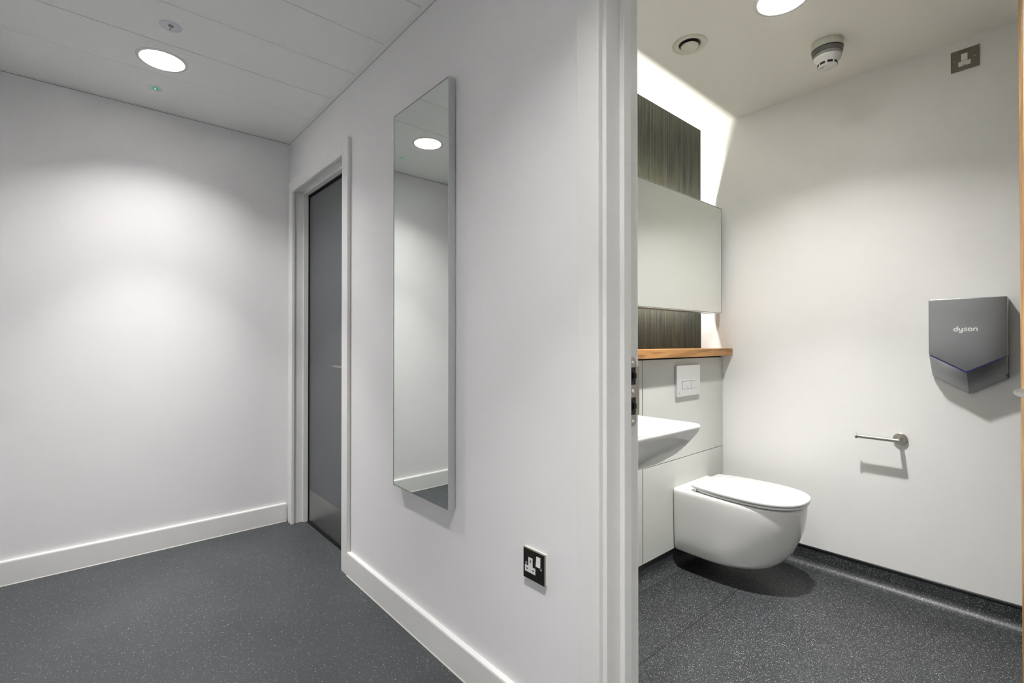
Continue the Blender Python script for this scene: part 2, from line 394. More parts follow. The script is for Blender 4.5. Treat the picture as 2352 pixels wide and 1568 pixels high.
# coved vinyl skirting of the washroom with its capping strip
def cove(name, label, p0, p1, nrm, cap=True, top=.090):
    R = .045
    prof = [(R+.012, .0004)]
    for k in range(0, 11):
        a = PI/2*k/10; prof.append((.003+R-R*math.sin(a), .0006+R-R*math.cos(a)))
    prof += [(.003, top), (0, top), (0, 0)]
    bm = bmesh.new(); A, Bq = Vector((*p0, 0)), Vector((*p1, 0)); nn = Vector((*nrm, 0))
    r0 = [bm.verts.new(A+nn*a+Vector((0, 0, b))) for a, b in prof]; r1 = [bm.verts.new(Bq+nn*a+Vector((0, 0, b))) for a, b in prof]
    for i in range(len(prof)): j = (i+1) % len(prof); bm.faces.new((r0[i], r0[j], r1[j], r1[i]))
    bm.faces.new(r0[::-1]); bm.faces.new(r1)
    o = tag(mesh_obj(name, bm, wcfloor_mat, smooth=True, angle=50), label, 'skirting', kind=S)
    if cap:
        pr = [(0, top-.004), (.0045, top-.004), (.0055, top+.001), (.0045, top+.006), (.002, top+.009), (0, top+.009)]
        bm = bmesh.new(); r0 = [bm.verts.new(A+nn*a+Vector((0, 0, b))) for a, b in pr]; r1 = [bm.verts.new(Bq+nn*a+Vector((0, 0, b))) for a, b in pr]
        for i in range(len(pr)): j = (i+1) % len(pr); bm.faces.new((r0[i], r0[j], r1[j], r1[i]))
        bm.faces.new(r0[::-1]); bm.faces.new(r1)
        mesh_obj('capping_strip', bm, rubber, o)
    return o
cove('baseboard_right', 'black coved vinyl skirting with capping strip below the hand dryer wall', (XR, YN), (XR, YD+.012), (-1, 0))
cove('baseboard_boxing', 'black coved vinyl skirting under the pale panels', (XQ, YD+.012), (XR, YD+.012), (0, -1), cap=False, top=.094)
cove('baseboard_washroom', 'black coved vinyl skirting under the wash basin wall', (XQ, D1+LT+.08), (XQ, YD+.012), (1, 0))

# ------------------------------------------------------------------ door sets
def lining(y0, y1, zt, x0, x1, sx0, sx1, sp=.0148):
    bm = bmesh.new()
    box(bm, x0, x1, y0-LT, y0, 0, zt+LT, bev=.0015); box(bm, x0, x1, y1, y1+LT, 0, zt+LT, bev=.0015); box(bm, x0, x1, y0, y1, zt, zt+LT)
    st = bmesh.new()
    box(st, sx0, sx1, y0, y0+sp, 0, zt-sp, bev=.0015); box(st, sx0, sx1, y1-sp, y1, 0, zt-sp, bev=.0015); box(st, sx0, sx1, y0, y1, zt-sp, zt, bev=.0015)
    return bm, st
d1 = empty('door_1', 'grey flush door with steel kick plate in a white frame at the corridor end', 'door', kind=S, loc=(XP, (A0+A1)/2, 0))
def under(root, o):
    o.parent = root; o.matrix_parent_inverse = Matrix.Translation(-root.location) if root.rotation_euler.z == 0 else root.matrix_basis.inverted()
    return o
def frame_parts(root, y0, y1, yo0, yo1, second_side, zi):
    """yo0/yo1/zi: inner edges of the architrave, just outside the jamb faces y0, y1"""
    bm = bmesh.new()
    for (xa, xb) in ([(XP-.018, XP-.0002)] + ([(XQ+.0002, XQ+.018)] if second_side else [])):
        box(bm, xa, xb, yo0-AW, yo0, 0, zi+AW, bev=.0025)
        box(bm, xa, xb, yo1, min(yo1+AW, YB-.001), 0, zi+AW, bev=.0025)
        box(bm, xa, xb, yo0, yo1, zi, zi+AW, bev=.0025)
    under(root, mesh_obj('architrave', bm, satin))
    fr, st = lining(y0, y1, zi+.011, XP-.0015, XQ, 1.0106, 1.0403)
    under(root, mesh_obj('frame_lining', fr, satin)); under(root, mesh_obj('door_stop', st, satin))
ZI1, ZI2 = 2.065, 2.125      # architrave inner edges above the two doors
frame_parts(d1, A0, A1, A0-.011, A1-.011, False, ZI1)
# the leaf closes against the stop
leaf = under(d1, mesh_obj('door_leaf', B((1.046, 1.090, A0+.003, A1-.003, .006, ZI1+.011-.015-.003), bev=.001), door_grey))
gs = mesh_obj('edge_seal', B((1.0405, 1.0455, A0+.001, A0+.020, .002, ZI1-.008), (1.0405, 1.0455, A1-.020, A1-.001, .002, ZI1-.008), (1.0405, 1.0455, A0+.02, A1-.02, ZI1-.022, ZI1-.008)), void_mat, leaf)
kp = mesh_obj('kick_plate', B((1.0445, 1.046, A0+.022, A1-.022, .010, .204), bev=.0004, seg=1), kick_steel, leaf)
bm = bmesh.new()
for yy in (A0+.035, A1-.035):
    for zz in (.022, .192): lathe(bm, [(0, .0012), (.003, .0008), (.0035, 0)], 12, Matrix.Translation((1.0446, yy, zz)) @ Matrix.Rotation(-PI/2, 4, 'Y'))
mesh_obj('plate_screws', bm, chrome, leaf)
bm = bmesh.new()
hy = A0+.062
lathe(bm, [(0, .009), (.024, .009), (.026, .007), (.026, 0)], 40, Matrix.Translation((1.046, hy, 1.0)) @ Matrix.Rotation(-PI/2, 4, 'Y'))
tube(bm, [(1.040, hy, 1.0), (1.012, hy, 1.0), (1.004, hy+.003, 1.0), (.998, hy+.010, 1.0), (.997, hy+.02, 1.0), (.997, 2.612, 1.0), (.997, 2.614, 1.0)], .0095, 20, rr=[.0095]*6+[.0085])
mesh_obj('door_handle', bm, satin_steel, leaf, smooth=True, angle=40)

# washroom doorway
d2 = empty('door_2', 'oak-edged washroom door standing open at the right, in a white frame', 'door', kind=S, loc=(XP, (D0+D1)/2, 0))
frame_parts(d2, D0, D1, D0-.011, D1+.011, True, ZI2)
# strike plate let into the jamb, rebate side of the stop
bm = bmesh.new()
yk0, yk1 = D1-.0016, D1+.0005
xa, xb, xc = 1.046, 1.0815, 1.0945
def arc(cx, cz, r, a0, a1, n=10): return [(cx+r*math.cos(a0+(a1-a0)*i/n), cz+r*math.sin(a0+(a1-a0)*i/n)) for i in range(n+1)]
mid = (xa+xb)/2; rr_ = (xb-xa)/2
prism(bm, arc(mid, 1.074, rr_, 0, PI)+[(xa, 1.066), (xb, 1.066)], 'y', yk0, yk1)
prism(bm, arc(mid, .929, rr_, PI, 2*PI)+[(xb, .937), (xa, .937)], 'y', yk0, yk1)
for z0, z1 in ((1.0645, 1.066), (.937, .9405), (.986, 1.019)): box(bm, xa, xb, yk0, yk1, z0, z1)
for z0, z1 in ((1.019, 1.0645), (.9405, .986)):
    box(bm, xa, 1.0555, yk0, yk1, z0, z1); box(bm, 1.0785, xb, yk0, yk1, z0, z1)
prism(bm, [(xb, 1.070), (xb+.004, 1.067), (xc, 1.066), (xc, .940), (xb+.004, .939), (xb, .936)], 'y', yk0, yk1)
sp_ = under(d2, mesh_obj('strike_plate', bm, satin_steel))
mesh_obj('strike_pocket', B((1.0555, 1.0785, D1-.0003, D1+.0003, 1.019, 1.0645), (1.0555, 1.0785, D1-.0003, D1+.0003, .9405, .986)), black, sp_)
bm = bmesh.new()
for zc in (1.043, .964):
    tube(bm, [(1.0705, D1-.0045, zc-.0065), (1.0705, D1-.0045, zc+.0065)], .0045, 16)
    box(bm, 1.063, 1.070, D1-.0025, D1, zc-.013, zc-.0075, bev=.0006); box(bm, 1.063, 1.070, D1-.0025, D1, zc+.0075, zc+.013, bev=.0006)
mesh_obj('latch_roller', bm, mat('blackened_steel', (.03, .03, .03), .2, .8), sp_, smooth=True, angle=35)
for zc in (1.078, 1.0025, .925):
    bm = bmesh.new(); lathe(bm, [(0, .0006), (.0016, .0010), (.0040, .0016), (.0048, .0004), (.0048, 0)], 20, Matrix.Translation((mid+.002, yk0, zc)) @ Matrix.Rotation(PI/2, 4, 'X'))
    mesh_obj('screw', bm, chrome, sp_, smooth=True, angle=40)
# open leaf, hinged on the near jamb; its local x runs from hinge to free edge
th = math.radians(16.3)
hinge = Vector((1.0906, D0+.011, 0))
Ml = Matrix.Translation(hinge) @ Matrix.Rotation(th, 4, 'Z')
W = .898
def leafpart(name, bm, m, parent, **k):
    bmesh.ops.transform(bm, matrix=Ml, verts=bm.verts); return mesh_obj(name, bm, m, parent, **k)
lf = under(d2, leafpart('door_leaf', B((.012, W-.035, -.044, 0, .006, 2.108)), door_pale, None))
leafpart('edge_lipping', B((W-.035, W, -.044, .0002, .006, 2.108), bev=.001), oak_door, lf)
leafpart('edge_lipping', B((0, .012, -.044, .0002, .006, 2.108), bev=.001), oak_door, lf)
bm = bmesh.new()
lathe(bm, [(0, .006), (.023, .004), (.025, .002), (.025, 0)], 40, Matrix.Translation((W-.060, 0, .995)) @ Matrix.Rotation(-PI/2, 4, 'X'))
tube(bm, [(W-.060, .004, .995), (W-.060, .012, .995), (W-.063, .018, .995), (W-.070, .021, .995), (W-.175, .021, .995), (W-.178, .021, .995)], .0105, 20)
leafpart('door_handle', bm, satin_steel, lf, smooth=True, angle=40)
bm = bmesh.new(); box(bm, W-.0002, W+.0012, -.034, -.010, .90, 1.09, bev=.0003, seg=1)
leafpart('latch_plate', bm, satin_steel, lf)
bm = bmesh.new()
for z in (.25, 1.0, 1.8): tube(bm, [(-.004, .004, z-.05), (-.004, .004, z+.05)], .006, 16)
leafpart('hinges', bm, satin_steel, lf, smooth=True, angle=40)

# ------------------------------------------------------------------ ceiling fittings
def downlight(cx, cy, label, lm, watts=BEAM, group=None):
    r = empty('downlight', label, 'ceiling light', group=group, loc=(cx, cy, ZC))
    bm = bmesh.new(); lathe(bm, [(.082, .000), (.0825, -.003), (.085, -.0045), (.090, -.0042), (.0955, -.0022), (.097, -.0002), (.097, .0)], 96)
    mesh_obj('trim_ring', bm, white_pl, r, smooth=True, angle=60)
    bm = bmesh.new(); lathe(bm, [(.082, 0), (.0805, .015), (.073, .040), (.062, .058), (.050, .0675), (.041, .0695), (.041, .100), (0, .100)], 96)
    mesh_obj('reflector', bm, refl, r, smooth=True, angle=50)
    bm = bmesh.new(); lathe(bm, [(0, .0685), (.038, .0685), (.040, .0695), (.040, .078), (0, .078)], 64)
    mesh_obj('lamp', bm, lm, r)
    ld = bpy.data.lights.new('beam', 'AREA'); ld.shape = 'DISK'; ld.size = .068; ld.spread = math.radians(66); ld.energy = watts; ld.color = (1.0, .985, .965)
    lo = bpy.data.objects.new('beam', ld); C.objects.link(lo); lo.parent = r; lo.location = (0, 0, .0675)
    return r
downlight(*LIGHTS[0], 'round recessed downlight, lit, in the corridor ceiling near the end wall', lampm)
downlight(*LIGHTS[1], 'round recessed downlight in the corridor ceiling above the viewer', lampm)
downlight(*LIGHTS[2], 'unseen downlight added behind the viewer to fill the corridor with light', lampm)  # out of view, added as fill light
downlight(WX, WY, 'round recessed downlight, lit, in the washroom ceiling', lampm_wc, BEAM_WC)

s = empty('motion_sensor', 'small round white presence sensor in the ceiling above the lit downlight', 'sensor', loc=(.239, 2.355, ZC))
bm = bmesh.new(); lathe(bm, [(.038, 0), (.038, -.0015), (.0365, -.003), (.012, -.0045), (0, -.0045)], 64); mesh_obj('cover', bm, mat('cool_white_plastic', (.72, .72, .76), .4), s, smooth=True, angle=60)
bm = bmesh.new(); lathe(bm, [(.0105, -.003), (.0095, -.007), (.006, -.0095), (0, -.0105)], 32, Matrix.Translation((0, -.010, 0))); mesh_obj('sensor_lens', bm, mat('grey_lens', (.35, .35, .36), .12), s, smooth=True)
bm = bmesh.new()
for yy in (.010, .021): lathe(bm, [(.0022, -.0036), (.0022, -.0052), (0, -.0052)], 16, Matrix.Translation((0, yy, 0)))
mesh_obj('indicator_holes', bm, black, s)
s = empty('emergency_light', 'tiny round ceiling light with a green glowing centre near the end wall', 'emergency light', loc=(.24, 2.977, ZC))
bm = bmesh.new(); lathe(bm, [(.029, 0), (.029, -.001), (.0275, -.003), (.015, -.0035), (.015, 0)], 56); mesh_obj('bezel', bm, white_pl, s, smooth=True, angle=60)
bm = bmesh.new(); lathe(bm, [(.015, -.0015), (.013, -.0045), (.007, -.0055), (0, -.004)], 40); mesh_obj('lens', bm, green_led, s, smooth=True)
bm = bmesh.new(); lathe(bm, [(.0035, -.004), (.0025, -.0075), (0, -.008)], 16); mesh_obj('indicator', bm, mat('pale_green_light', (.3, .5, .3), .3, emit=(.75, 1, .55), estr=.7), s, smooth=True)

s = empty('extract_valve', 'round cream extract air valve in the washroom ceiling', 'air vent', loc=(1.918, 1.041, ZC))
bm = bmesh.new(); lathe(bm, [(.070, 0), (.070, -.0035), (.067, -.006), (.055, -.0055), (.0475, -.0035), (.044, -.001), (.0435, 0)], 80); mesh_obj('flange', bm, cream_pl, s, smooth=True, angle=60)
bm = bmesh.new(); lathe(bm, [(.0438, -.0006), (0, -.0006)], 64); mesh_obj('throat', bm, black, s)
bm = bmesh.new(); lathe(bm, [(.012, -.0006), (.018, -.004), (.0345, -.007), (.0362, -.0095), (.0345, -.0125), (.030, -.0135), (0, -.0145)], 64); mesh_obj('disc', bm, cream_pl, s, smooth=True, angle=60)

s = empty('smoke_detector', 'white smoke detector with a clear ring on the washroom ceiling', 'smoke detector', loc=(2.350, .652, ZC))
bm = bmesh.new(); lathe(bm, [(.055, 0), (.0565, -.002), (.058, -.028), (.0565, -.031), (0, -.031)], 72); mesh_obj('base', bm, cream_pl, s, smooth=True, angle=50)
bm = bmesh.new(); lathe(bm, [(.0568, -.0298), (.0584, -.0302), (.0584, -.0316), (.0568, -.0320)], 72); mesh_obj('joint_ring', bm, ink, s)
bm = bmesh.new(); lathe(bm, [(.0565, -.032), (.0575, -.036), (.0565, -.044), (.052, -.060), (.050, -.062), (.046, -.062)], 72); mesh_obj('beacon_ring', bm, ring_clear, s, smooth=True, angle=50)
bm = bmesh.new(); lathe(bm, [(.049, -.031), (.047, -.046), (.0455, -.0465), (.0445, -.062)], 72); mesh_obj('inner_band', bm, mat('grey_band', (.035, .035, .03), .2), s, smooth=True, angle=50)
bm = bmesh.new(); lathe(bm, [(.0455, -.048), (.0470, -.053), (.0470, -.062)], 72); mesh_obj('collar', bm, white_pl, s, smooth=True, angle=50)
bm = bmesh.new(); lathe(bm, [(0, -.062), (.050, -.062), (.0515, -.065), (.049, -.072), (.041, -.082), (.037, -.086), (.0355, -.092), (.035, -.099), (.0325, -.102), (0, -.1035)], 72); head = mesh_obj('sensing_head', bm, white_pl, s, smooth=True, angle=50)
for k in range(8):
    bm = bmesh.new(); a0 = 2*PI*k/8+.28; n_ = 8
    inn = [(.0355*math.cos(a0+.55*i/n_), .0355*math.sin(a0+.55*i/n_)) for i in range(n_+1)]
    out = [(.0366*math.cos(a0+.55*i/n_), .0366*math.sin(a0+.55*i/n_)) for i in range(n_+1)][::-1]
    prism(bm, inn+out, 'z', -.0985, -.0890); mesh_obj('slot', bm, black, head)
bm = bmesh.new(); lathe(bm, [(.0013, -.1030), (.0013, -.1036), (0, -.1036)], 12); mesh_obj('indicator', bm, ink, head)
# print reads from the far side, letters facing down
text_mesh('print', 'APO', .011, Matrix.Translation((-.012, .018, -.1032)) @ Matrix.Rotation(math.radians(75), 4, 'Z') @ Matrix.Rotation(PI, 4, 'X'), ink_soft, head)

# ------------------------------------------------------------------ corridor mirror
MX0, MX1, MY0, MY1, MZ0, MZ1 = .928, .955, 1.391, 1.7925, .552, 2.050
s = empty('tall_mirror', 'tall narrow wall mirror in a slim grey metal frame on the corridor wall', 'mirror', loc=(XP, (MY0+MY1)/2, MZ0))
bm = bmesh.new(); k = .0022
box(bm, MX0, MX1, MY0, MY0+k, MZ0, MZ1); box(bm, MX0, MX1, MY1-k, MY1, MZ0, MZ1)
box(bm, MX0, MX1, MY0+k, MY1-k, MZ0, MZ0+k); box(bm, MX0, MX1, MY0+k, MY1-k, MZ1-k, MZ1)
under(s, mesh_obj('frame', bm, alu_paint))
under(s, mesh_obj('glass', B((MX0+.0012, MX0+.006, MY0+k+.0015, MY1-k-.0015, MZ0+k+.0015, MZ1-k-.0015)), mirror_glass))
under(s, mesh_obj('shadow_gap', B((MX0+.0016, MX0+.006, MY0+k, MY1-k, MZ0+k, MZ1-k)), black))
under(s, mesh_obj('backing', B((MX0+.006, XP-.0002, MY0+.005, MY1-.005, MZ0+.005, MZ1-.005)), black))

# ------------------------------------------------------------------ sockets and switches
def rot_to(axis):
    """local: x right, y up, z out of the wall"""
    if axis == '-x': return Matrix(((0, 0, -1, 0), (-1, 0, 0, 0), (0, 1, 0, 0), (0, 0, 0, 1)))
Rw = rot_to('-x')
s = empty('wall_socket', 'single switched power socket with dark metal face, low on the corridor wall', 'socket')
cy_, cz_ = .990, .496
Ms = Matrix.Translation((XP, cy_, cz_)) @ Rw
def loc_part(name, bm, M, m, parent, **k):
    bmesh.ops.transform(bm, matrix=M, verts=bm.verts); return mesh_obj(name, bm, m, parent, **k)
s.location = (XP, cy_, cz_)
inv = Matrix.Translation((-XP, -cy_, -cz_))
def sp2(name, bm, m, **k):
    o = loc_part(name, bm, inv @ Ms, m, s, **k); return o
h_ = .043
bm = bmesh.new(); box(bm, -h_-.0005, h_+.0005, -h_-.0005, h_+.0005, 0, .0045, bev=.0008); sp2('back_plate', bm, white_pl)
bm = bmesh.new(); box(bm, -h_, h_, -h_, h_, .0045, .0105, bev=.0012); sp2('edge_frame', bm, plate_edge)
bm = bmesh.new(); box(bm, -h_+.0008, h_-.0008, -h_+.0008, h_-.0008, .0100, .0112, bev=.0004, seg=1); fpl = sp2('face_plate', bm, bronze)
# T shaped insert: local x right as seen from the room
def fx(f): return -h_+2*h_*f
def fy(v): return h_-2*h_*v
bm = bmesh.new()
Tp = [(fx(.10), fy(.765)), (fx(.59), fy(.765)), (fx(.59), fy(.56)), (fx(.46), fy(.56)), (fx(.46), fy(.27)), (fx(.26), fy(.27)), (fx(.26), fy(.56)), (fx(.10), fy(.56))]
prism(bm, Tp, 'z', .011, .0121); ins = sp2('socket_insert', bm, white_pl)
bm = bmesh.new()
box(bm, fx(.345), fx(.385), fy(.43), fy(.34), .0117, .01225)
box(bm, fx(.165), fx(.235), fy(.68), fy(.64), .0117, .01225); box(bm, fx(.455), fx(.525), fy(.68), fy(.64), .0117, .01225)
sp2('pin_slots', bm, black).parent = ins
bm = bmesh.new()
prof_ = [(fy(.45), .0112), (fy(.45), .0150), (fy(.30), .0132), (fy(.13), .0120), (fy(.13), .0112)]
prism(bm, prof_, 'x', fx(.64), fx(.83)); bmesh.ops.bevel(bm, geom=list(bm.edges), offset=.0006, segments=2, affect='EDGES', profile=.5)
sp2('rocker', bm, white_pl)
for f, vv_ in ((.15, .49), (.85, .50)):
    bm = bmesh.new(); lathe(bm, [(0, .0113), (.0018, .0114), (.0030, .0120), (.0037, .0112)], 24, Matrix.Translation((fx(f), fy(vv_), 0))); sp2('screw', bm, chrome, smooth=True, angle=40).parent = fpl
text_mesh('engraved_name', 'LAPPVOLT', .0062, inv @ Ms @ Matrix.Translation((fx(.45), fy(.84), .0113)), black, fpl, .0001)

s2 = empty('fused_spur', 'square brushed metal fused spur with white insert, high on the washroom wall', 'switch', loc=(XR, .2625, 2.312))
M2 = Rw
def sp3(name, bm, m, **k): return loc_part(name, bm, M2, m, s2, **k)
q = .0445
bm = bmesh.new(); box(bm, -q, q, -q, q, 0, .003, bev=.0006); sp3('back_plate', bm, white_pl)
bm = bmesh.new(); box(bm, -q+.0003, q-.0003, -q+.0003, q-.0003, .003, .0065, bev=.0015); fpl = sp3('face_plate', bm, bronze_l)
def gx(f): return -q+2*q*f
def gy(v): return q-2*q*v
bm = bmesh.new(); box(bm, gx(.37), gx(.59), gy(.56), gy(.23), .006, .0085, bev=.0008); sp3('rocker', bm, white_pl)
bm = bmesh.new(); box(bm, gx(.27), gx(.70), gy(.79), gy(.575), .006, .0080, bev=.0006); fcr = sp3('fuse_carrier', bm, white_pl)
bm = bmesh.new(); box(bm, gx(.44), gx(.53), gy(.775), gy(.755), .0078, .0082); sp3('carrier_slot', bm, black).parent = fcr
for f, vv_ in ((.14, .48), (.83, .48)):
    bm = bmesh.new(); lathe(bm, [(0, .0066), (.0020, .0066), (.0032, .0074), (.0042, .0064)], 24, Matrix.Translation((gx(f), gy(vv_), 0))); sp3('screw', bm, plate_edge, smooth=True, angle=40).parent = fpl
text_mesh('engraved_name', 'LAPPVOLT', .0072, M2 @ Matrix.Translation((gx(.50), gy(.10), .0066)), black, fpl, .0001)

# ------------------------------------------------------------------ washroom boxing, shelf, flush plate
bx = empty('boxed_panelling', 'pale grey laminate panels boxing in the pipes behind the toilet', 'panelling', kind=S, loc=(XQ, YD, 0))
under(bx, mesh_obj('carcass', B((XQ+.0005, XR-.001, YD+.0122, YW-.0005, .0, 1.050)), panel_edge))
for b in ((XQ+.001, 1.9390, .095, 1.046), (1.9440, XR-.003, .5385, 1.046), (1.9440, XR-.003, .095, .5355)):
    under(bx, mesh_obj('panel', B((b[0], b[1], YD, YD+.012, b[2], b[3]), bev=.0008), panel_mat))
tag(mesh_obj('oak_shelf', B((XQ+.001, XR-.0005, 1.2345, YW-.0008, 1.0555, 1.0955), bev=.0015), oak_shelf), 'long oak shelf on the panelled boxing under the washroom mirror', 'shelf')

FP = (2.226, 2.4617, .853, 1.012)
s = empty('flush_plate', 'rectangular chrome dual flush plate on the panel above the toilet', 'flush plate', loc=((FP[0]+FP[1])/2, YD, (FP[2]+FP[3])/2))
plate_m = mat('satin_chrome_plate', (.74, .74, .75), .16, .85)
flp = under(s, mesh_obj('plate', B((FP[0], FP[1], YD-.012, YD-.0002, FP[2], FP[3]), bev=.0015), plate_m))
pw, ph = FP[1]-FP[0], FP[3]-FP[2]
def P_(f): return FP[0]+pw*f
def Z_(f): return FP[3]-ph*f
under(s, mesh_obj('button_surround', B((P_(.205), P_(.835), YD-.0122, YD-.010, Z_(.775), Z_(.51)), bev=.0002, seg=1), mat('dark_line', (.05, .05, .05), .4)))
for a, b in ((.585, .828), (.212, .575)):
    fb = under(s, mesh_obj('flush_button', B((P_(a), P_(b), YD-.0135, YD-.011, Z_(.767), Z_(.518)), bev=.0006), plate_m))
pale = mat('pale_print', (.35, .35, .35), .4)
bm = bmesh.new(); lathe(bm, [(0, 0), (.0022, 0), (.0022, .0003), (0, .0003)], 16, Matrix.Translation((P_(.10), YD-.0120, Z_(.86))) @ Matrix.Rotation(PI/2, 4, 'X'))
mesh_obj('emblem', bm, pale, flp)
mesh_obj('emblem', B((P_(.06), P_(.14), YD-.0124, YD-.0118, Z_(.925), Z_(.91))), pale, flp)
for k in (-1, 0, 1):
    mesh_obj('button_mark', B((P_(.40)+k*.006-.0008, P_(.40)+k*.006+.0008, YD-.0138, YD-.0132, Z_(.745), Z_(.70-(.03 if k == 0 else 0)))), pale, fb)

# ------------------------------------------------------------------ washroom mirror, lit from behind above and below
s = empty('wide_mirror', 'wide rectangular mirror, lit above and below, over the oak shelf', 'mirror', loc=(1.9, YW, 1.293))
GX0, GX1, GY, GZ0, GZ1 = 1.11, 2.706, 1.277, 1.2926, 1.893
frame_w = .0030
under(s, mesh_obj('glass', B((GX0+.0048, GX1-.0048, GY+.0006, GY+.005, GZ0+.0048, GZ1-.0048)), mirror_wc))
under(s, mesh_obj('shadow_gap', B((GX0+.0030, GX1-.0030, GY+.0012, GY+.005, GZ0+.0030, GZ1-.0030)), black))
bm = bmesh.new(); k = frame_w
box(bm, GX0, GX0+k, GY, GY+.020, GZ0, GZ1); box(bm, GX1-k, GX1, GY, GY+.020, GZ0, GZ1)
box(bm, GX0+k, GX1-k, GY, GY+.020, GZ0, GZ0+k); box(bm, GX0+k, GX1-k, GY, GY+.020, GZ1-k, GZ1)
under(s, mesh_obj('frame', bm, alu_edge))
under(s, mesh_obj('casing', B((GX0+.0005, GX1-.0005, GY+.020, GY+.071, GZ0+.0005, GZ1-.0005), (GX0+k, GX1-k, GY+.005, GY+.02, GZ0+k, GZ1-k)), alu))
under(s, mesh_obj('mounting', B((GX0+.06, GX1-.06, GY+.071, YW-.0005, GZ0+.12, GZ1-.12)), alu))
YS = GY+.071+.022
for a, zz, up in (('up', GZ1-.095, 1), ('down', GZ0+.095, -1)):
    bm = bmesh.new(); vsq = [bm.verts.new(p) for p in ((GX0+.03, YS-.005, zz), (GX1-.03, YS-.005, zz), (GX1-.03, YS+.005, zz), (GX0+.03, YS+.005, zz))]
    bm.faces.new(vsq if up > 0 else vsq[::-1])
    me = bpy.data.meshes.new('light_strip'); bm.to_mesh(me); bm.free(); me.materials.append(stripm if up > 0 else stripm_down)
    o = bpy.data.objects.new('light_strip', me); C.objects.link(o); under(s, o)
    under(s, mesh_obj('strip_channel', B((GX0+.03, GX1-.03, GY+.071, YS+.006, min(zz-up*.001, zz-up*.012), max(zz-up*.001, zz-up*.012))), alu))

# ------------------------------------------------------------------ toilet
TX = 2.385
def d_outline(w, yf, yb, n=72, ex=2.35, taper=0.0, backr=.012, ys=None):
    """D shape: straight back at yb, rounded front at yf, half width w"""
    ys = ys if ys is not None else yf+min(.27, (yb-yf)*.62)
    pts = []
    for i in range(n+1):
        a = PI*i/n           # from right (+x) through the front to left
        c, s_ = math.cos(a), math.sin(a)
        x = w*(abs(c)**(2/ex))*(1 if c > 0 else -1); y = ys-(ys-yf)*(abs(s_)**(2/ex))
        pts.append((x, y))
    m_ = 10
    L_ = []
    wb = w-taper
    for i in range(1, m_+1):
        t = i/m_; x = w+(wb-w)*(t**2.4)
        L_.append((-x, ys+(yb-backr-ys)*t))
    for i in range(1, 5):
        a = PI/2*i/4; L_.append((-wb+backr*(1-math.cos(a)), yb-backr+backr*math.sin(a)))
    Rr = [(-p[0], p[1]) for p in L_[::-1]]
    return pts+L_+Rr
def loft(bm, secs, close_top=True, close_bot=True):
    rings = [[bm.verts.new(p) for p in sec] for sec in secs]
    n = len(rings[0])
    for a, b in zip(rings[:-1], rings[1:]):
        for i in range(n): bm.faces.new((a[i], a[(i+1)%n], b[(i+1)%n], b[i]))
    def cap(ring):
        c = Vector((0, 0, 0))
        for v_ in ring: c += v_.co
        cv = bm.verts.new(c/len(ring))
        for i in range(n): bm.faces.new((ring[i], ring[(i+1)%n], cv))
    if close_bot: cap(rings[0])
    if close_top: cap(rings[-1])
YWALL = YD-.0005
s = empty('toilet', 'white wall-hung toilet with closed slim lid, fixed to the pale panels', 'toilet', loc=(TX, YD, 0))
levels = [(.088, .138, .975), (.0895, .156, .945), (.094, .164, .920), (.104, .170, .892), (.120, .1745, .863), (.145, .1775, .834), (.18, .179, .808), (.225, .1795, .786),
          (.28, .181, .767), (.33, .182, .757), (.375, .1825, .753), (.388, .1815, .754), (.395, .179, .757), (.3985, .175, .762)]
bm = bmesh.new()
secs = []
for z, wd, yf in levels:
    o_ = d_outline(wd, yf, YWALL, ex=2.25 if z > .15 else 2.3, ys=yf+.245 if z > .12 else yf+.22)
    k = max(0.0, (.20-z)/.112)*.010
    secs.append([(TX+x, y_, z-k*max(0.0, min(1.0, (YWALL-y_)/.45))) for x, y_ in o_])
loft(bm, secs)
under(s, mesh_obj('pan', bm, ceramic, smooth=True, angle=50))
def slab(z0, z1, w, yf, yb, taper, bv=.0022, ys=None):
    bm = bmesh.new(); secs = []
    for z, ins in ((z0, bv), (z0+bv*.3, bv*.4), (z0+bv, 0), (z1-bv, 0), (z1-bv*.3, bv*.4), (z1, bv)):
        secs.append([(TX+x, y_, z) for x, y_ in d_outline(w-ins, yf+ins, yb-ins, ex=2.35, taper=taper, backr=.008, ys=ys)])
    loft(bm, secs); return bm
under(s, mesh_obj('seat', slab(.4018, .4125, .1775, .7465, 1.200, .034, ys=.965), lid_mat, smooth=True, angle=40))
under(s, mesh_obj('lid', slab(.4152, .4290, .181, .743, 1.213, .032, ys=.965), lid_mat, smooth=True, angle=40))
for sx in (-1, 1):
    bm = bmesh.new()
    tube(bm, [(TX+sx*.110, 1.188, .4065), (TX+sx*.158, 1.188, .4065), (TX+sx*.160, 1.188, .4065)], .0085, 24, rr=[.0085, .0085, .0072])
    under(s, mesh_obj('hinge', bm, mat('pale_grey_hinge', (.55, .55, .55), .3, .4), smooth=True, angle=40))
# dark slabs added in the seat and lid gaps to draw their shade
gap_dark = mat('dark_gap_shade', (.06, .06, .06), .7)
under(s, mesh_obj('lid_gap_shade', slab(.4128, .4149, .1760, .7485, 1.195, .034, bv=.0004, ys=.965), gap_dark))
under(s, mesh_obj('seat_gap_shade', slab(.3988, .4015, .1725, .7520, 1.190, .034, bv=.0004, ys=.965), gap_dark))

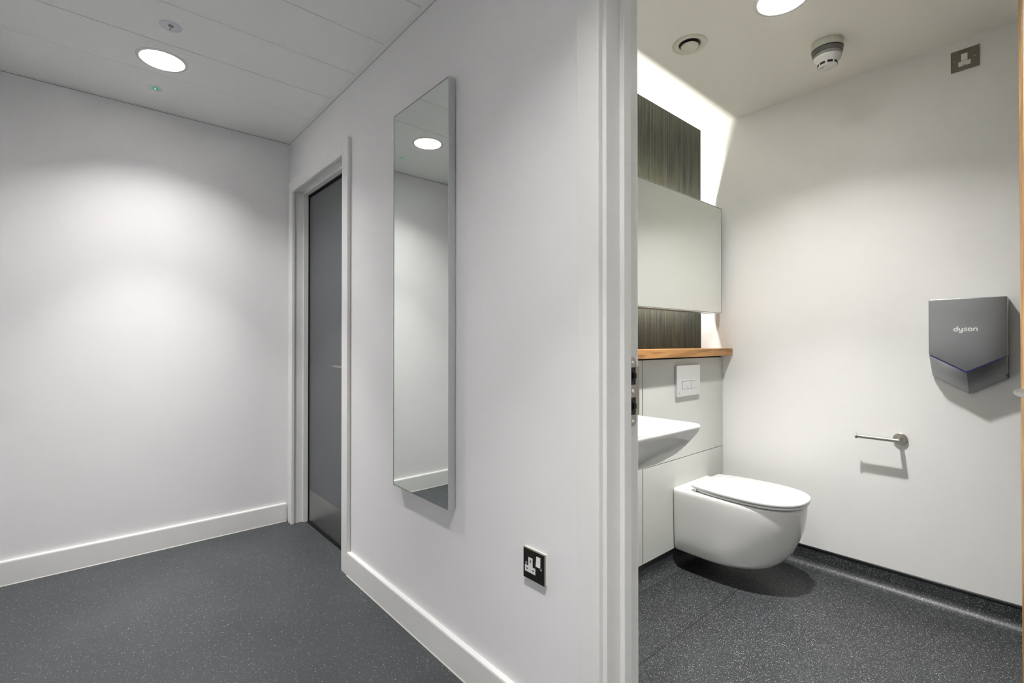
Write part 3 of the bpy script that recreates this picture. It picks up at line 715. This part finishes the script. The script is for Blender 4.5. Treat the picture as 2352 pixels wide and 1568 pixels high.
# ------------------------------------------------------------------ wash basin on the back of the partition
BX0, BX1, BY0, BY1, BZ = XQ, 1.517, .772, 1.232, .863
def rrect(x0, x1, y0, y1, rad, rb=.006, n=12, ex=1.0):
    pts = []
    def co(cx, cy, r, a0):
        return [(cx+r*math.cos(a0+PI/2*i/n), cy+r*math.sin(a0+PI/2*i/n)) for i in range(n+1)]
    pts += co(x1-rad, y1-rad, rad, 0); pts += co(x0+rb, y1-rb, rb, PI/2); pts += co(x0+rb, y0+rb, rb, PI); pts += co(x1-rad, y0+rad, rad, -PI/2)
    return pts
s = empty('wash_basin', 'white ceramic wall-hung wash basin just inside the washroom doorway', 'wash basin', loc=(BX0, (BY0+BY1)/2, BZ))
out_lv = [(.700, 1.30, .20, .07), (.703, 1.34, .175, .08), (.712, 1.385, .140, .09), (.728, 1.425, .105, .09), (.748, 1.455, .073, .085), (.772, 1.480, .046, .075),
          (.800, 1.499, .024, .062), (.825, 1.510, .010, .050), (.845, 1.5155, .003, .042), (.856, 1.517, 0, .040), (.861, 1.5155, .0015, .039), (.863, 1.512, .005, .036)]
secs = [[(x, y_, z) for x, y_ in rrect(BX0+.0005, xm, BY0+i_, BY1-i_, rd)] for z, xm, i_, rd in out_lv]
in_lv = [(.863, 1.503, .014, .030), (.860, 1.499, .018, .030), (.850, 1.492, .024, .034), (.830, 1.470, .040, .045), (.805, 1.435, .065, .06), (.785, 1.39, .095, .07), (.776, 1.34, .13, .06), (.774, 1.29, .17, .045)]
secs += [[(x, y_, z) for x, y_ in rrect(BX0+.075+(i_-.014)*.7, xm, BY0+i_, BY1-i_, rd, rb=.02+(i_*.2))] for z, xm, i_, rd in in_lv]
bm = bmesh.new(); loft(bm, secs)
under(s, mesh_obj('bowl', bm, ceramic, smooth=True, angle=50))
bm = bmesh.new(); lathe(bm, [(.032, .7742), (.031, .7762), (.022, .7757), (.020, .7750), (0, .7765)], 40, Matrix.Translation((1.235, 1.002, 0)))
under(s, mesh_obj('waste', bm, chrome, smooth=True, angle=40))

# ------------------------------------------------------------------ hand dryer
s = empty('hand_dryer', 'V-shaped brushed dark steel hand dryer with white lettering on the washroom wall', 'hand dryer', loc=(XR, .2545, 1.11))
y0_, yc_, y1_ = .370, .2545, .139
fxp = 2.649
bm = bmesh.new()
up_pts = [(y0_, 1.308), (y1_, 1.308), (y1_, 1.0795), (yc_, 1.0100), (y0_, 1.0795)]
prism(bm, up_pts, 'x', fxp, XR-.012)
bmesh.ops.bevel(bm, geom=list(bm.edges), offset=.0025, segments=3, affect='EDGES', profile=.5)
ucv = under(s, mesh_obj('upper_cover', bm, dryer_m, smooth=True, angle=30))
bm = bmesh.new()
def V(*p): return bm.verts.new(p)
xb_ = XR-.012
a = [V(fxp+.001, y0_-.001, 1.0765), V(fxp+.001, yc_, 1.0070), V(fxp+.001, y1_+.001, 1.0765)]          # front upper edge
b = [V(2.731, y0_-.001, .988), V(2.728, yc_, .918), V(2.731, y1_+.001, .988)]                         # lower rear edge
c = [V(xb_, y0_-.001, 1.0765), V(xb_, yc_, 1.0070), V(xb_, y1_+.001, 1.0765)]                         # rear upper edge
d = [V(xb_, y0_-.001, .986), V(xb_, yc_, .916), V(xb_, y1_+.001, .986)]
for i in (0, 1):
    bm.faces.new((a[i], a[i+1], b[i+1], b[i])); bm.faces.new((a[i], c[i], c[i+1], a[i+1]))
    bm.faces.new((b[i], b[i+1], d[i+1], d[i])); bm.faces.new((c[i], d[i], d[i+1], c[i+1]))
bm.faces.new((a[0], b[0], d[0], c[0])); bm.faces.new((a[2], c[2], d[2], b[2]))
bmesh.ops.recalc_face_normals(bm, faces=bm.faces)
bmesh.ops.bevel(bm, geom=list(bm.edges), offset=.0012, segments=2, affect='EDGES', profile=.5)
under(s, mesh_obj('lower_cover', bm, dryer_m, smooth=True, angle=30))
bm = bmesh.new()
for ya, yb2 in ((y0_-.005, yc_), (yc_, y1_+.005)):
    za = 1.0780 if ya > yc_ else 1.0085; zb = 1.0085 if ya > yc_ else 1.0780
    if ya > yc_: za -= .005*.6
    else: zb -= .005*.6
    prism(bm, [(ya, za-.0016), (yb2, zb-.0016), (yb2, zb+.0020), (ya, za+.0020)], 'x', fxp-.0003, fxp+.03)
under(s, mesh_obj('blue_line', bm, blue_strip)); 
under(s, mesh_obj('back_plate', B((XR-.0125, XR-.0003, y1_-.0004, y0_+.0004, .990, 1.303), bev=.001), mat('grey_back_plate', (.25, .25, .25), .4)))
bm = bmesh.new()
for i in range(8): z = 1.070-i*.0105; box(bm, XR-.035, XR-.014, y1_-.0008 if z > 1.0795 else y1_+.0002, y1_+.003, z-.0035, z+.0035)
under(s, mesh_obj('side_vents', bm, black))
# lettering: strokes with rounded ends, drawn in a 2352 x 1176 grid of the word
def stroke(bm, pts, wd, x0):
    x0 -= .00003*len(bm.verts)**.5
    def T(p): return (x0, .2932-(p[0]-285)*4.364e-5, 1.182-(p[1]-480)*5.96e-5)
    hw = wd/2
    n = len(pts); Lf, Rt = [], []
    for i in range(n):
        a = pts[max(i-1, 0)]; b = pts[min(i+1, n-1)]
        dx, dy = (b[0]-a[0])*.73, b[1]-a[1]; l = math.hypot(dx, dy) or 1
        nx, ny = -dy/l*hw/.73*.80, dx/l*hw*.80
        Lf.append((pts[i][0]+nx, pts[i][1]+ny)); Rt.append((pts[i][0]-nx, pts[i][1]-ny))
    for i in range(n-1):
        bm.faces.new([bm.verts.new(T(q)) for q in (Lf[i], Lf[i+1], Rt[i+1], Rt[i])])
def ell(cx, cy, rx, ry, a0, a1, n=24):
    return [(cx+rx*math.cos(math.radians(a0+(a1-a0)*i/n)), cy+ry*math.sin(math.radians(a0+(a1-a0)*i/n))) for i in range(n+1)]
bm = bmesh.new(); X = fxp-.0003; SW = 92
stroke(bm, ell(462, 495, 128, 88, 0, 360), SW, X); stroke(bm, [(578, 262), (580, 400), (582, 500)], SW, X)
stroke(bm, [(700, 385)]+[(700, 450)]+ell(810, 470, 112, 98, 175, 5)+[(920, 400), (920, 385)], SW, X)
stroke(bm, [(922, 385), (924, 480), (922, 580)]+ell(805, 600, 118, 85, 0, 105, 12)+[(680, 668)], SW, X)
stroke(bm, [(1235, 400), (1150, 385), (1085, 392), (1045, 425), (1080, 458), (1150, 480), (1205, 505), (1215, 545), (1165, 573), (1090, 575), (1010, 562)], 70, X)
stroke(bm, ell(1435, 480, 118, 90, 0, 360), SW, X)
stroke(bm, [(1665, 592), (1665, 500)]+ell(1788, 480, 122, 88, 180, 360)+[(1910, 500), (1910, 592)], SW, X)
mesh_obj('lettering', bm, white_print, ucv)

# ------------------------------------------------------------------ toilet roll holder
s = empty('roll_holder', 'steel single-arm toilet roll holder on the washroom wall, empty', 'toilet roll holder', loc=(XR, .482, .695))
RZ = .696; RX = 2.682
bm = bmesh.new(); lathe(bm, [(0, .012), (.0245, .012), (.0262, .0105), (.0262, 0)], 56, Matrix.Translation((XR-.0002, .482, RZ)) @ Matrix.Rotation(-PI/2, 4, 'Y'))
under(s, mesh_obj('rose', bm, satin_steel, smooth=True, angle=40))
bm = bmesh.new(); tube(bm, [(XR-.011, .482, RZ), (RX, .482, RZ), (RX, .630, RZ)], .0082, 28)
lathe(bm, [(0, .004), (.0105, .004), (.0112, .003), (.0112, -.003), (.0105, -.004), (0, -.004)], 32, Matrix.Translation((RX, .633, RZ)) @ Matrix.Rotation(PI/2, 4, 'X'))
under(s, mesh_obj('arm', bm, satin_steel, smooth=True, angle=30))
